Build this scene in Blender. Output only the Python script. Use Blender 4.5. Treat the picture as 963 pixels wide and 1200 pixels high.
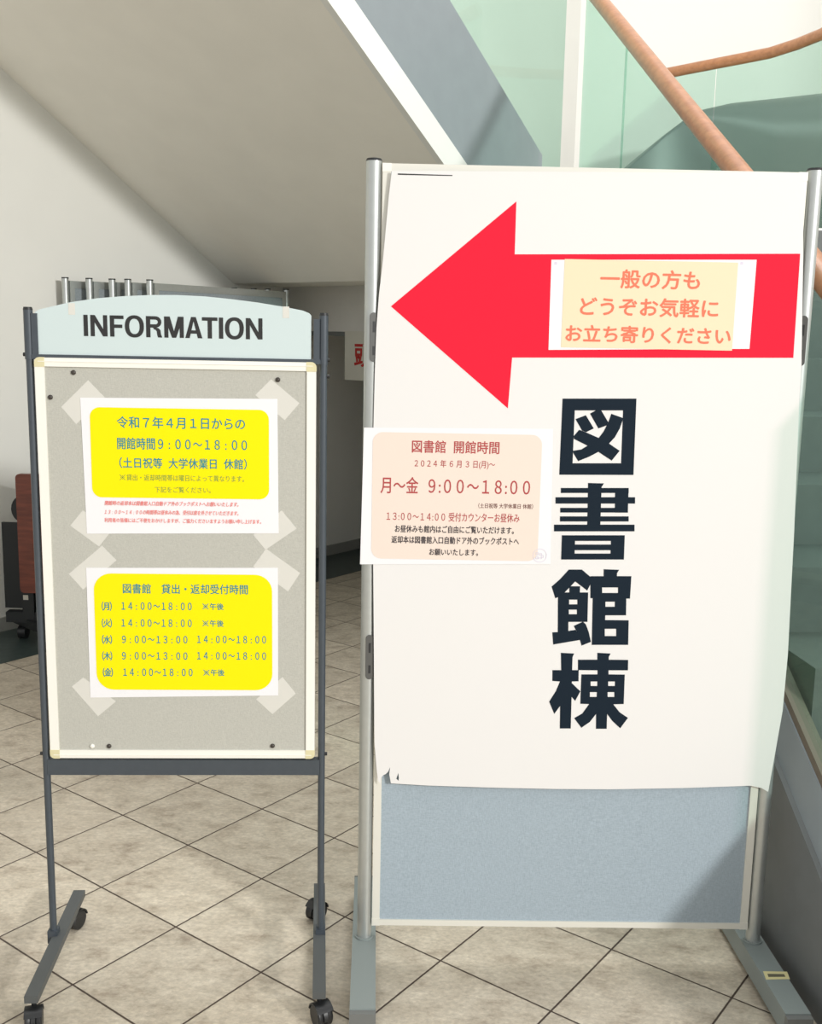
import bpy, bmesh, math, random
from mathutils import Vector, Matrix
random.seed(7)
S = bpy.context.scene
for o in list(bpy.data.objects): bpy.data.objects.remove(o)
COL = S.collection

# ------------------------------------------------------------------ camera
PITCH, ROLL, CAMH, FPX = 0.167766, 0.01981, 1.4677, 1209.6
_cp, _sp = math.cos(PITCH), math.sin(PITCH)
FW = Vector((0, _cp, -_sp)); _up = Vector((0, _sp, _cp)); _rt = Vector((1, 0, 0))
RT = _rt*math.cos(ROLL) + _up*math.sin(ROLL)
UP = -_rt*math.sin(ROLL) + _up*math.cos(ROLL)
CAM = Vector((0, 0, CAMH))
cd = bpy.data.cameras.new('camera'); cam = bpy.data.objects.new('camera', cd); COL.objects.link(cam)
cd.sensor_fit = 'HORIZONTAL'; cd.sensor_width = 36; cd.lens = FPX/963*36
cd.clip_start = .05
m = Matrix((RT, UP, -FW)).transposed().to_4x4(); m.translation = CAM
cam.matrix_world = m
S.camera = cam

# ------------------------------------------------------------------ light
S.view_settings.view_transform = 'Standard'; S.view_settings.look = 'None'
S.view_settings.gamma = 1; S.view_settings.use_curve_mapping = False
S.view_settings.exposure = 0.03
w = bpy.data.worlds.new('daylight'); S.world = w; w.use_nodes = True
bg = w.node_tree.nodes['Background']; bg.inputs[0].default_value = (1, 1, .99, 1); bg.inputs[1].default_value = .78

def area(name, loc, target, sx, sy, power, col=(1, 1, 1)):
    l = bpy.data.lights.new(name, 'AREA'); l.shape = 'RECTANGLE'; l.size = sx; l.size_y = sy
    l.energy = power; l.color = col
    o = bpy.data.objects.new(name, l); COL.objects.link(o); o.location = loc
    o.rotation_euler = (Vector(target)-Vector(loc)).to_track_quat('-Z', 'Y').to_euler()
    return o
A = Vector((.8, -.6, 0)); B = Vector((.6, .8, 0)); Z = Vector((0, 0, 1))   # building axes (tile grid)
area('entrance_window_light', (1.2, -5.0, 1.6), (-.4, 3, 1.2), 5.5, 2.6, 10, (1, .985, .95))
area('distant_window_light', (8.8, -6.6, 5.3), (-1.6, 4.9, 2.2), 1.2, .6, 1250, (1, .99, .965))
area('back_wall_fill', (3.0, 7.4, 7.4), (3.2, 8.4, 2), 4.5, 1.6, 20, (1, 1, 1))  # added fill lamp, brightens the back wall
S.cycles.transparent_max_bounces = 32
area('roof_skylight', (.3, 3.4, 6.6), (.3, 3.0, 0), 4.5, 3.0, 230, (1, 1, 1))

# ------------------------------------------------------------------ survey helpers
def ray(u, v): return RT*((u-481.5)/FPX) - UP*((v-600)/FPX) + FW
def at_z(u, v, z=0):
    d = ray(u, v); return CAM + d*((z-CAMH)/d.z)
def on_plane(u, v, p0, n):
    d = ray(u, v); return CAM + d*((Vector(p0)-CAM).dot(n)/d.dot(n))

# ------------------------------------------------------------------ materials
def lin(c):
    return tuple(((x/255)/12.92 if x/255 <= .04045 else ((x/255+.055)/1.055)**2.4) for x in c)
def mat(name, rgb, rough=.5, metal=0, var=.0, scale=30, bump=0, bscale=200, spec=.5, coat=0):
    M = bpy.data.materials.new(name); M.use_nodes = True
    nt = M.node_tree; N = nt.nodes; L = nt.links; p = N['Principled BSDF']
    c = lin(rgb)
    p.inputs['Base Color'].default_value = (*c, 1); p.inputs['Roughness'].default_value = rough
    p.inputs['Metallic'].default_value = metal; p.inputs['Specular IOR Level'].default_value = spec
    p.inputs['Coat Weight'].default_value = coat
    tc = N.new('ShaderNodeTexCoord')
    if var:
        nz = N.new('ShaderNodeTexNoise'); nz.inputs['Scale'].default_value = scale; nz.inputs['Detail'].default_value = 6
        L.new(tc.outputs['Object'], nz.inputs['Vector'])
        r = N.new('ShaderNodeValToRGB'); e = r.color_ramp.elements
        e[0].position = .3; e[1].position = .7
        e[0].color = (*[x*(1-var) for x in c], 1); e[1].color = (*[min(1, x*(1+var)) for x in c], 1)
        L.new(nz.outputs['Fac'], r.inputs[0]); L.new(r.outputs[0], p.inputs['Base Color'])
    if bump:
        nb = N.new('ShaderNodeTexNoise'); nb.inputs['Scale'].default_value = bscale; nb.inputs['Detail'].default_value = 3
        L.new(tc.outputs['Object'], nb.inputs['Vector'])
        b = N.new('ShaderNodeBump'); b.inputs['Strength'].default_value = bump; b.inputs['Distance'].default_value = .002
        L.new(nb.outputs['Fac'], b.inputs['Height']); L.new(b.outputs[0], p.inputs['Normal'])
    return M

def fabric(name, rgb, var=.12, scale=420):
    M = mat(name, rgb, .95, spec=.1); nt = M.node_tree; N = nt.nodes; L = nt.links; p = N['Principled BSDF']
    c = lin(rgb); tc = N['Texture Coordinate'] if 'Texture Coordinate' in N else N.new('ShaderNodeTexCoord')
    outs = []
    for sx, sz in ((1, .25), (.25, 1)):
        mp = N.new('ShaderNodeMapping'); mp.inputs['Scale'].default_value = (scale*sx, scale*sx, scale*sz)
        L.new(tc.outputs['Object'], mp.inputs[0])
        nz = N.new('ShaderNodeTexNoise'); nz.inputs['Scale'].default_value = 1; nz.inputs['Detail'].default_value = 4
        L.new(mp.outputs[0], nz.inputs['Vector']); outs.append(nz)
    mx = N.new('ShaderNodeMath'); mx.operation = 'ADD'; L.new(outs[0].outputs['Fac'], mx.inputs[0]); L.new(outs[1].outputs['Fac'], mx.inputs[1])
    r = N.new('ShaderNodeMapRange'); r.inputs[1].default_value = .7; r.inputs[2].default_value = 1.3
    L.new(mx.outputs[0], r.inputs[0])
    mc = N.new('ShaderNodeMix'); mc.data_type = 'RGBA'
    mc.inputs['A'].default_value = (*[x*(1-var*1.6) for x in c], 1); mc.inputs['B'].default_value = (*[min(1, x*(1+var*1.6)) for x in c], 1)
    L.new(r.outputs[0], mc.inputs['Factor']); L.new(mc.outputs['Result'], p.inputs['Base Color'])
    b = N.new('ShaderNodeBump'); b.inputs['Strength'].default_value = .3; b.inputs['Distance'].default_value = .001
    L.new(mx.outputs[0], b.inputs['Height']); L.new(b.outputs[0], p.inputs['Normal'])
    return M

def glass(name, tint, refl=.06):
    M = bpy.data.materials.new(name); M.use_nodes = True; nt = M.node_tree; N = nt.nodes; L = nt.links
    N.remove(N['Principled BSDF']); out = N['Material Output']
    t = N.new('ShaderNodeBsdfTransparent'); t.inputs[0].default_value = (*tint, 1)
    g = N.new('ShaderNodeBsdfGlossy'); g.inputs['Roughness'].default_value = .03; g.inputs[0].default_value = (.8, .95, .88, 1)
    lw = N.new('ShaderNodeLayerWeight'); lw.inputs[0].default_value = .5
    pw = N.new('ShaderNodeMath'); pw.operation = 'POWER'; L.new(lw.outputs['Facing'], pw.inputs[0]); pw.inputs[1].default_value = 4
    f = N.new('ShaderNodeMath'); f.operation = 'MULTIPLY_ADD'; L.new(pw.outputs[0], f.inputs[0]); f.inputs[1].default_value = .35; f.inputs[2].default_value = .03
    mx = N.new('ShaderNodeMixShader'); L.new(f.outputs[0], mx.inputs[0]); L.new(t.outputs[0], mx.inputs[1]); L.new(g.outputs[0], mx.inputs[2])
    L.new(mx.outputs[0], out.inputs['Surface'])
    return M

def tape_mat():
    M = bpy.data.materials.new('masking_tape'); M.use_nodes = True; nt = M.node_tree; N = nt.nodes; L = nt.links
    p = N['Principled BSDF']; p.inputs['Base Color'].default_value = (*lin((234, 232, 224)), 1); p.inputs['Roughness'].default_value = .45
    p.inputs['Alpha'].default_value = .72
    return M

def tile_floor():
    M = bpy.data.materials.new('slate_tile'); M.use_nodes = True; nt = M.node_tree; N = nt.nodes; L = nt.links
    p = N['Principled BSDF']; tc = N.new('ShaderNodeTexCoord'); P = tc.outputs['Object']
    T = .30; O = Vector((-.8683, 2.9738, 0))
    ya = -.6434
    dirs = (Vector((math.cos(ya), math.sin(ya), 0)), Vector((-math.sin(ya), math.cos(ya), 0)))
    def math_(op, a, b=None):
        n = N.new('ShaderNodeMath'); n.operation = op
        for i, x in enumerate((a, b)):
            if x is None: continue
            if isinstance(x, (int, float)): n.inputs[i].default_value = x
            else: L.new(x, n.inputs[i])
        return n.outputs[0]
    sub = N.new('ShaderNodeVectorMath'); sub.operation = 'SUBTRACT'; L.new(P, sub.inputs[0]); sub.inputs[1].default_value = O
    # slightly wandering joint line
    edge, cell = [], []
    for d in dirs:
        dn = N.new('ShaderNodeVectorMath'); dn.operation = 'DOT_PRODUCT'; L.new(sub.outputs[0], dn.inputs[0]); dn.inputs[1].default_value = d/T
        v = dn.outputs['Value']
        fr = math_('FRACT', math_('ADD', v, 200.0)); e = math_('SUBTRACT', .5, math_('ABSOLUTE', math_('SUBTRACT', fr, .5)))
        edge.append(e); cell.append(math_('FLOOR', math_('ADD', v, 200.0)))
    dist = math_('MULTIPLY', math_('MINIMUM', edge[0], edge[1]), T)
    nj = N.new('ShaderNodeTexNoise'); nj.inputs['Scale'].default_value = 90; L.new(P, nj.inputs['Vector'])
    dist = math_('ADD', dist, math_('MULTIPLY', math_('SUBTRACT', nj.outputs['Fac'], .5), .0012))
    joint = N.new('ShaderNodeMapRange'); joint.inputs[1].default_value = .0016; joint.inputs[2].default_value = .0030; L.new(dist, joint.inputs[0])
    cx = N.new('ShaderNodeCombineXYZ'); L.new(cell[0], cx.inputs[0]); L.new(cell[1], cx.inputs[1])
    wn = N.new('ShaderNodeTexWhiteNoise'); wn.noise_dimensions = '3D'; L.new(cx.outputs[0], wn.inputs['Vector'])
    # per tile shift of the stone pattern
    sh = N.new('ShaderNodeVectorMath'); sh.operation = 'MULTIPLY_ADD'; L.new(wn.outputs['Color'], sh.inputs[0]); sh.inputs[1].default_value = (9, 9, 9); L.new(P, sh.inputs[2])
    mp = N.new('ShaderNodeMapping'); mp.inputs['Rotation'].default_value = (0, 0, .3); mp.inputs['Scale'].default_value = (1, 1.5, 1); L.new(sh.outputs[0], mp.inputs[0])
    n1 = N.new('ShaderNodeTexNoise'); n1.inputs['Scale'].default_value = 11; n1.inputs['Detail'].default_value = 9; n1.inputs['Roughness'].default_value = .65; L.new(mp.outputs[0], n1.inputs['Vector'])
    n2 = N.new('ShaderNodeTexNoise'); n2.inputs['Scale'].default_value = 70; n2.inputs['Detail'].default_value = 6; n2.inputs['Roughness'].default_value = .7; L.new(mp.outputs[0], n2.inputs['Vector'])
    r1 = N.new('ShaderNodeValToRGB'); e = r1.color_ramp.elements
    e[0].position = .30; e[0].color = (*lin((164, 151, 134)), 1); e[1].position = .70; e[1].color = (*lin((210, 200, 182)), 1)
    k = r1.color_ramp.elements.new(.46); k.color = (*lin((192, 181, 163)), 1)
    L.new(n1.outputs['Fac'], r1.inputs[0])
    r2 = N.new('ShaderNodeMapRange'); r2.inputs[1].default_value = .3; r2.inputs[2].default_value = .7; r2.inputs[3].default_value = .74; r2.inputs[4].default_value = 1.18; L.new(n2.outputs['Fac'], r2.inputs[0])
    r3 = N.new('ShaderNodeMapRange'); r3.inputs[3].default_value = .92; r3.inputs[4].default_value = 1.05; L.new(wn.outputs['Value'], r3.inputs[0])
    fac = math_('MULTIPLY', r2.outputs[0], r3.outputs[0])
    sc = N.new('ShaderNodeVectorMath'); sc.operation = 'SCALE'; L.new(r1.outputs[0], sc.inputs[0]); L.new(fac, sc.inputs['Scale'])
    mx = N.new('ShaderNodeMix'); mx.data_type = 'RGBA'; mx.inputs['A'].default_value = (*lin((74, 63, 55)), 1)
    L.new(joint.outputs[0], mx.inputs['Factor']); L.new(sc.outputs[0], mx.inputs['B'])
    L.new(mx.outputs['Result'], p.inputs['Base Color'])
    p.inputs['Roughness'].default_value = .42; p.inputs['Specular IOR Level'].default_value = .35
    h = math_('ADD', math_('MULTIPLY', n1.outputs['Fac'], .6), math_('ADD', math_('MULTIPLY', n2.outputs['Fac'], .35), math_('MULTIPLY', joint.outputs[0], .6)))
    b = N.new('ShaderNodeBump'); b.inputs['Strength'].default_value = .6; b.inputs['Distance'].default_value = .004
    L.new(h, b.inputs['Height']); L.new(b.outputs[0], p.inputs['Normal'])
    return M

def wood(name, c0, c1, axis=(4, 60, 60)):
    M = mat(name, c0, .38, coat=.25); nt = M.node_tree; N = nt.nodes; L = nt.links; p = N['Principled BSDF']
    tc = N['Texture Coordinate']; mp = N.new('ShaderNodeMapping'); mp.inputs['Scale'].default_value = axis
    L.new(tc.outputs['Object'], mp.inputs[0])
    nz = N.new('ShaderNodeTexNoise'); nz.inputs['Scale'].default_value = 1; nz.inputs['Detail'].default_value = 8; nz.inputs['Roughness'].default_value = .6
    L.new(mp.outputs[0], nz.inputs['Vector'])
    r = N.new('ShaderNodeValToRGB'); e = r.color_ramp.elements; e[0].position = .32; e[1].position = .68
    e[0].color = (*lin(c0), 1); e[1].color = (*lin(c1), 1)
    L.new(nz.outputs['Fac'], r.inputs[0]); L.new(r.outputs[0], p.inputs['Base Color'])
    return M

MAT = dict(
    floor=tile_floor(),
    wall=mat('wall_paint', (226, 225, 219), .85, var=.015, scale=3, bump=.08, bscale=260, spec=.2),
    bwall=mat('back_wall_paint', (238, 236, 230), .9, spec=.2),
    soffit=mat('soffit_paint', (240, 237, 228), .85, var=.02, scale=5, bump=.08, bscale=260, spec=.2),
    beam=mat('beam_paint', (206, 203, 197), .85, var=.03, scale=6, spec=.2),
    strip=mat('stone_border', (58, 70, 68), .4, var=.2, scale=30),
    base=mat('baseboard_grey', (150, 150, 145), .5),
    white_edge=mat('white_steel', (230, 230, 225), .55),
    stringer=mat('stringer_grey_paint', (138, 146, 150), .45, var=.03, scale=12),
    infill=mat('infill_grey_board', (110, 113, 113), .6, var=.06, scale=14),
    tread=mat('stair_tread_grey', (98, 101, 99), .6, var=.06, scale=25),
    glass=glass('green_glass', (.775, .89, .845)),
    shoe=mat('brown_channel', (112, 102, 90), .5),
    wood=wood('handrail_wood', (156, 103, 66), (180, 124, 83), (30, 30, 46)),
    parapet=mat('parapet_satin_grey', (108, 114, 111), .38, metal=.2),
    alu=mat('brushed_aluminium', (190, 194, 192), .38, metal=.75, var=.03, scale=50),
    alu_white=mat('frame_aluminium', (226, 224, 214), .4, metal=.15),
    foot=mat('foot_grey_plastic', (132, 140, 138), .5, bump=.1, bscale=500),
    cap=mat('grey_end_cap', (110, 112, 110), .5),
    black=mat('black_plastic', (32, 33, 34), .42),
    clip=mat('clip_plate', (88, 88, 86), .4, metal=.3),
    blue=fabric('blue_grey_felt', (160, 173, 182), .07, 480),
    felt=fabric('grey_felt', (184, 183, 174), .05, 650),
    slate=mat('slate_steel', (72, 79, 86), .38, metal=.2, var=.04, scale=60),
    slate_foot=mat('slate_foot', (84, 87, 87), .5, metal=.1, bump=.1, bscale=600),
    header=mat('header_plate', (200, 214, 214), .45),
    cream=mat('cream_aluminium', (238, 236, 227), .4),
    yellowed=mat('yellowed_cap', (216, 208, 168), .5),
    paper=mat('white_paper', (234, 233, 235), .75, bump=.03, bscale=40, spec=.2),
    poster=mat('poster_paper', (227, 225, 223), .6, bump=.03, bscale=14, spec=.25),
    red=mat('red_ink', (250, 36, 60), .7, spec=.1),
    ink=mat('navy_black_ink', (26, 37, 48), .7, spec=.1),
    dark=mat('black_ink', (38, 38, 38), .5),
    yellow=mat('yellow_ink', (250, 228, 5), .7, spec=.15),
    teal=mat('teal_ink', (58, 138, 146), .7, spec=.15),
    teal2=mat('faded_teal_ink', (140, 168, 70), .7, spec=.15),
    redsmall=mat('small_red_ink', (236, 128, 122), .7, spec=.15),
    pink=mat('peach_tint', (231, 215, 203), .75, spec=.15),
    brick=mat('brick_red_ink', (176, 78, 78), .7, spec=.15),
    brown=mat('brown_ink', (120, 84, 78), .7, spec=.15),
    char=mat('charcoal_ink', (74, 68, 70), .7, spec=.15),
    pale=mat('pale_violet_ink', (214, 208, 222), .7, spec=.15),
    cream_tint=mat('cream_tint', (230, 216, 184), .75, spec=.15),
    salmon=mat('salmon_ink', (236, 124, 98), .7, spec=.15),
    tape=tape_mat(),
    sign=mat('sign_card', (200, 196, 184), .7),
    signred=mat('sign_red', (176, 40, 34), .6),
    tabletop=wood('red_brown_laminate', (92, 42, 30), (126, 62, 44), (8, 8, 60)),
    table_black=mat('table_black_steel', (30, 33, 34), .5),
    sticker=mat('pale_yellow_sticker', (214, 204, 152), .6),
    sticker_ink=mat('sticker_print', (96, 92, 74), .7),
    pin_black=mat('pin_dark', (60, 54, 48), .4), pin_white=mat('pin_white', (236, 234, 226), .4),
    panel_grey=fabric('panel_grey_felt', (140, 148, 152), .08, 330),
)

# ------------------------------------------------------------------ object helpers
def link(name, bm, m, parent=None, smooth=False):
    """one mesh object from world-space geometry; its origin is its thing's base"""
    bmesh.ops.recalc_face_normals(bm, faces=bm.faces)
    me = bpy.data.meshes.new(name); bm.to_mesh(me); bm.free()
    if m is not None: me.materials.append(MAT[m])
    o = bpy.data.objects.new(name, me); COL.objects.link(o)
    if parent is not None:
        base = parent
        while base.parent is not None: base = base.parent
        me.transform(Matrix.Translation(-base.location)); o.parent = parent
    else:
        c = sum((v.co for v in me.vertices), Vector())/max(1, len(me.vertices))
        c.z = min(v.co.z for v in me.vertices)
        me.transform(Matrix.Translation(-c)); o.location = c
    if smooth:
        for f in me.polygons: f.use_smooth = True
        me.set_sharp_from_angle(angle=math.radians(40))
    return o
def tag(o, label, cat, group=None):
    o['label'] = label; o['category'] = cat
    if group: o['group'] = group
    return o
def thing(name, loc, label, cat, group=None):
    o = bpy.data.objects.new(name, None); COL.objects.link(o); o.location = loc; o.empty_display_size = .1
    return tag(o, label, cat, group)
def struct(name, bm, m):
    bmesh.ops.recalc_face_normals(bm, faces=bm.faces)
    me = bpy.data.meshes.new(name); bm.to_mesh(me); bm.free(); me.materials.append(MAT[m])
    o = bpy.data.objects.new(name, me); COL.objects.link(o); o['kind'] = 'structure'
    return o
def BM(): return bmesh.new()
def hexa(bm, bot, top):
    """prism between two equal-length loops of points"""
    vb = [bm.verts.new(p) for p in bot]; vt = [bm.verts.new(p) for p in top]; n = len(vb)
    bm.faces.new(vb[::-1]); bm.faces.new(vt)
    for i in range(n): bm.faces.new((vb[i], vb[(i+1) % n], vt[(i+1) % n], vt[i]))
def slab(bm, pts, z0, z1): hexa(bm, [Vector((p[0], p[1], z0)) for p in pts], [Vector((p[0], p[1], z1)) for p in pts])
def obox(bm, c, dx, dy, sx, sy, z0, z1):
    """box with footprint centre c, axes dx dy, half sizes sx sy"""
    c = Vector((c[0], c[1], 0))
    slab(bm, [c+dx*sx*i+dy*sy*j for i, j in ((-1, -1), (1, -1), (1, 1), (-1, 1))], z0, z1)
def tube(bm, pts, r, n=20, closed_ends=True):
    pts = [Vector(p) for p in pts]; rings = []
    rr = r if isinstance(r, (list, tuple)) else [r]*len(pts)
    prev = None
    for i, p in enumerate(pts):
        t = (pts[min(i+1, len(pts)-1)]-pts[max(i-1, 0)])
        t = t.normalized() if t.length > 1e-9 else prev[2]
        ref = Z if abs(t.z) < .9 else Vector((0, 1, 0))
        x = t.cross(ref).normalized(); y = t.cross(x).normalized()
        if prev is not None:
            x = (prev[0]-t*prev[0].dot(t)).normalized(); y = t.cross(x)
        prev = (x, y, t)
        rings.append([bm.verts.new(p+(x*math.cos(a)+y*math.sin(a))*rr[i]) for a in [2*math.pi*k/n for k in range(n)]])
    for a, b in zip(rings, rings[1:]):
        for k in range(n): bm.faces.new((a[k], a[(k+1) % n], b[(k+1) % n], b[k]))
    if closed_ends:
        bm.faces.new(rings[0][::-1]); bm.faces.new(rings[-1])
def bevel(bm, w_, seg=2, ang=30):
    es = [e for e in bm.edges if len(e.link_faces) == 2 and e.calc_face_angle(0) > math.radians(ang)]
    bmesh.ops.bevel(bm, geom=es, offset=w_, segments=seg, affect='EDGES', profile=.5, clamp_overlap=True)
def rrect(x0, y0, x1, y1, r, n=6):
    out = []
    for cx, cy, a0 in ((x1-r, y1-r, 0), (x0+r, y1-r, 90), (x0+r, y0+r, 180), (x1-r, y0+r, 270)):
        for k in range(n+1):
            a = math.radians(a0+90*k/n); out.append((cx+r*math.cos(a), cy+r*math.sin(a)))
    return out

class Face:
    """the upright plane of a board: s along it, t = height, n towards the viewer"""
    def __init__(s, p, q):
        s.O = Vector((p[0], p[1], 0)); d = Vector((q[0]-p[0], q[1]-p[1], 0)); s.W = d.length; s.x = d.normalized()
        s.n = s.x.cross(Z)
    def w(s, a, t, n=0): return s.O + s.x*a + Z*t + s.n*n
    def px(s, u, v, n=0):
        p = on_plane(u, v, s.O+s.n*n, s.n); return ((p-s.O).dot(s.x), p.z)
    def prism(s, bm, poly, n0, n1): hexa(bm, [s.w(a, t, n0) for a, t in poly], [s.w(a, t, n1) for a, t in poly])
    def rect(s, bm, a0, t0, a1, t1, n0, n1): s.prism(bm, [(a0, t0), (a1, t0), (a1, t1), (a0, t1)], n0, n1)
    def pxpoly(s, pts, n): return [s.px(u, v, n) for u, v in pts]
    def flat(s, bm, rings, n, thick=0):
        """filled outline with holes (lists of (s,t)); rings[0] outer, others holes"""
        cu = bpy.data.curves.new('outline', 'CURVE'); cu.dimensions = '2D'; cu.fill_mode = 'BOTH'; cu.extrude = thick
        for r in rings:
            sp = cu.splines.new('POLY'); sp.points.add(len(r)-1); sp.use_cyclic_u = True
            for p, (a, t) in zip(sp.points, r): p.co = (a, t, 0, 1)
        s.absorb(bm, cu, lambda x, y: (x, y), n)
    def absorb(s, bm, cu, f, n):
        o = bpy.data.objects.new('tmp_outline', cu); COL.objects.link(o)
        dg = bpy.context.evaluated_depsgraph_get(); dg.update()
        me = bpy.data.meshes.new_from_object(o.evaluated_get(dg), depsgraph=dg)
        vs = [bm.verts.new(s.w(*f(v.co.x, v.co.y), n+v.co.z)) for v in me.vertices]
        for p in me.polygons:
            try: fc = bm.faces.new([vs[i] for i in p.vertices])
            except ValueError: continue
            fc.normal_update()
            if fc.normal.dot(s.n) < 0 and abs(fc.normal.dot(s.n)) > .5 and max(abs(me.vertices[i].co.z) for i in p.vertices) == 0: fc.normal_flip()
        bpy.data.objects.remove(o); bpy.data.meshes.remove(me)
    def text(s, bm, body, box, n, bold=0.0, shear=0.0, heavy=0):
        """lettering fitted to a rectangle given by photo corners (u0,v0,u1,v1)"""
        u0, v0, u1, v1 = box
        vm = (v0+v1)/2; um = (u0+u1)/2
        a0 = s.px(u0, vm, n)[0]; a1 = s.px(u1, vm, n)[0]; t1 = s.px(um, v0, n)[1]; t0 = s.px(um, v1, n)[1]
        if body.startswith('※'):
            h = t1-t0; c = (a0+h*.5, (t0+t1)/2); r = h*.42; k = h*.05
            for d in (1, -1):
                s.flat(bm, [[(c[0]+(-r-k*.7), c[1]+d*(-r+k*.7)), (c[0]-r+k*.7, c[1]+d*(-r-k*.7)), (c[0]+r+k*.7, c[1]+d*(r-k*.7)), (c[0]+r-k*.7, c[1]+d*(r+k*.7))]], n)
            for dx, dy in ((0, .62), (0, -.62), (.62, 0), (-.62, 0)):
                s.flat(bm, [[(c[0]+r*dx+h*.07*math.cos(q*math.pi/4), c[1]+r*dy+h*.07*math.sin(q*math.pi/4)) for q in range(8)]], n)
            body = body[1:]; a0 += h*1.12
        cu = bpy.data.curves.new('lettering', 'FONT'); cu.body = body; cu.offset = bold; cu.shear = shear; cu.resolution_u = 3
        o = bpy.data.objects.new('tmp_text', cu); COL.objects.link(o)
        dg = bpy.context.evaluated_depsgraph_get(); dg.update()
        me = bpy.data.meshes.new_from_object(o.evaluated_get(dg), depsgraph=dg)
        xs = [v.co.x for v in me.vertices]; ys = [v.co.y for v in me.vertices]
        X0, X1, Y0, Y1 = min(xs), max(xs), min(ys), max(ys)
        e = heavy
        for k, (ex, ey) in enumerate([(0, 0)] if not e else [(0, 0), (e, 0), (-e, 0), (0, e), (0, -e)]):
            vs = [bm.verts.new(s.w(a0+(v.co.x-X0)/(X1-X0)*(a1-a0)+ex, t0+(v.co.y-Y0)/(Y1-Y0)*(t1-t0)+ey, n+k*.00002)) for v in me.vertices]
            for p in me.polygons:
                try: bm.faces.new([vs[i] for i in p.vertices])
                except ValueError: pass
        bpy.data.objects.remove(o); bpy.data.meshes.remove(me)

def link_flat(name, bm, m, parent, F):
    """flat print: keep faces turned to the reader"""
    for f in bm.faces:
        f.normal_update()
        if f.normal.dot(F.n) < 0: f.normal_flip()
    me = bpy.data.meshes.new(name); bm.to_mesh(me); bm.free(); me.materials.append(MAT[m])
    o = bpy.data.objects.new(name, me); COL.objects.link(o)
    base = parent
    while base.parent is not None: base = base.parent
    me.transform(Matrix.Translation(-base.location)); o.parent = parent
    return o

# ================================================================== SETTING
bm = BM(); slab(bm, [(-9, -5), (9, -5), (9, 11), (-9, 11)], -.1, 0); struct('floor', bm, 'floor')
WO = -4.55                                        # wall plane offset along A
def ab(a, b, z=0): return A*a + B*b + Z*z
bm = BM(); slab(bm, [ab(WO, -3), ab(WO, 9), ab(WO-.2, 9), ab(WO-.2, -3)], 0, 6.5); struct('wall_left', bm, 'wall')
bm = BM(); slab(bm, [ab(WO, -3), ab(WO, 9), ab(WO+.012, 9), ab(WO+.012, -3)], 0, .07); struct('baseboard_left', bm, 'base')
bm = BM(); slab(bm, [ab(WO+.012, -3), ab(WO+.012, 9), ab(-4.09, 9), ab(-4.09, -3)], -.02, .0015); struct('trim_1', bm, 'strip')
bm = BM(); slab(bm, [(-1, 9.4), (9, 9.4), (9, 9.6), (-1, 9.6)], 0, 7.5); struct('wall_back', bm, 'bwall')
bm = BM(); slab(bm, [(6, 2), (6.2, 2), (6.2, 9.4), (6, 9.4)], 0, 7.5); struct('wall_right', bm, 'bwall')

# ------------------------------------------------------------------ staircase, upper flight over the boards
SL = .622                                         # rise over run along B
def soff(b): return 1.756 + (4.296-b)*SL          # height of the sloping underside
FO = -2.582                                       # outer face of the upper flight
up = thing('staircase', (ab(FO, 4.3, 0)), 'grey staircase overhead with beige sloping underside and white lower edge', 'staircase')
def sloped(bm, a0, a1, b0, b1, h0, h1):
    q = []
    for h in (h0, h1): q.append([ab(a, b, soff(b)+h) for a, b in ((a0, b0), (a1, b0), (a1, b1), (a0, b1))])
    hexa(bm, q[0], q[1])
bm = BM(); sloped(bm, WO, FO-.03, -1.2, 4.296, 0, .10); link('soffit', bm, 'soffit', up)
bm = BM(); sloped(bm, FO-.03, FO, -1.2, 4.296, 0, .128); link('lower_edge', bm, 'white_edge', up)
bm = BM(); sloped(bm, FO-.04, FO-.006, -1.2, 4.43, .128, .655); link('stringer', bm, 'stringer', up)
for i in range(15):
    b1 = 4.25-i*.29
    bm = BM(); hexa(bm, [ab(a, b, 2.0+i*.18) for a, b in ((WO, b1), (FO-.04, b1), (FO-.04, b1-.31), (WO, b1-.31))],
                    [ab(a, b, 2.0+(i+1)*.18) for a, b in ((WO, b1), (FO-.04, b1), (FO-.04, b1-.31), (WO, b1-.31))]); link('step', bm, 'tread', up)
gb = [3.2, 2.1, 1.0, -.1, -1.2]
be = on_plane(660, 100, A*(FO-.016), A).dot(B)
q = [[ab(a, b, z) for b, z in ((3.208, soff(3.208)+.64), (4.30, soff(4.30)+.64), (4.30, 2.0), (be, 2.0), (be, soff(4.2)+1.62), (4.2, soff(4.2)+1.62), (3.208, soff(3.208)+1.62))] for a in (FO-.028, FO-.016)]
bm = BM(); hexa(bm, q[0], q[1]); link('glass_panel', bm, 'glass', up)
for b1, b0 in zip(gb, gb[1:]):
    bm = BM(); q = [[ab(a, b, soff(b)+h) for b, h in ((b0, .64), (b1-.008, .64), (b1-.008, 1.62), (b0, 1.62))] for a in (FO-.028, FO-.016)]
    hexa(bm, q[0], q[1]); link('glass_panel', bm, 'glass', up)
bm = BM(); tube(bm, [ab(FO-.02, 4.35, soff(4.35)+1.64), ab(FO-.02, -1.2, soff(-1.2)+1.64)], .031); link('handrail', bm, 'wood', up, True)

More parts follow.
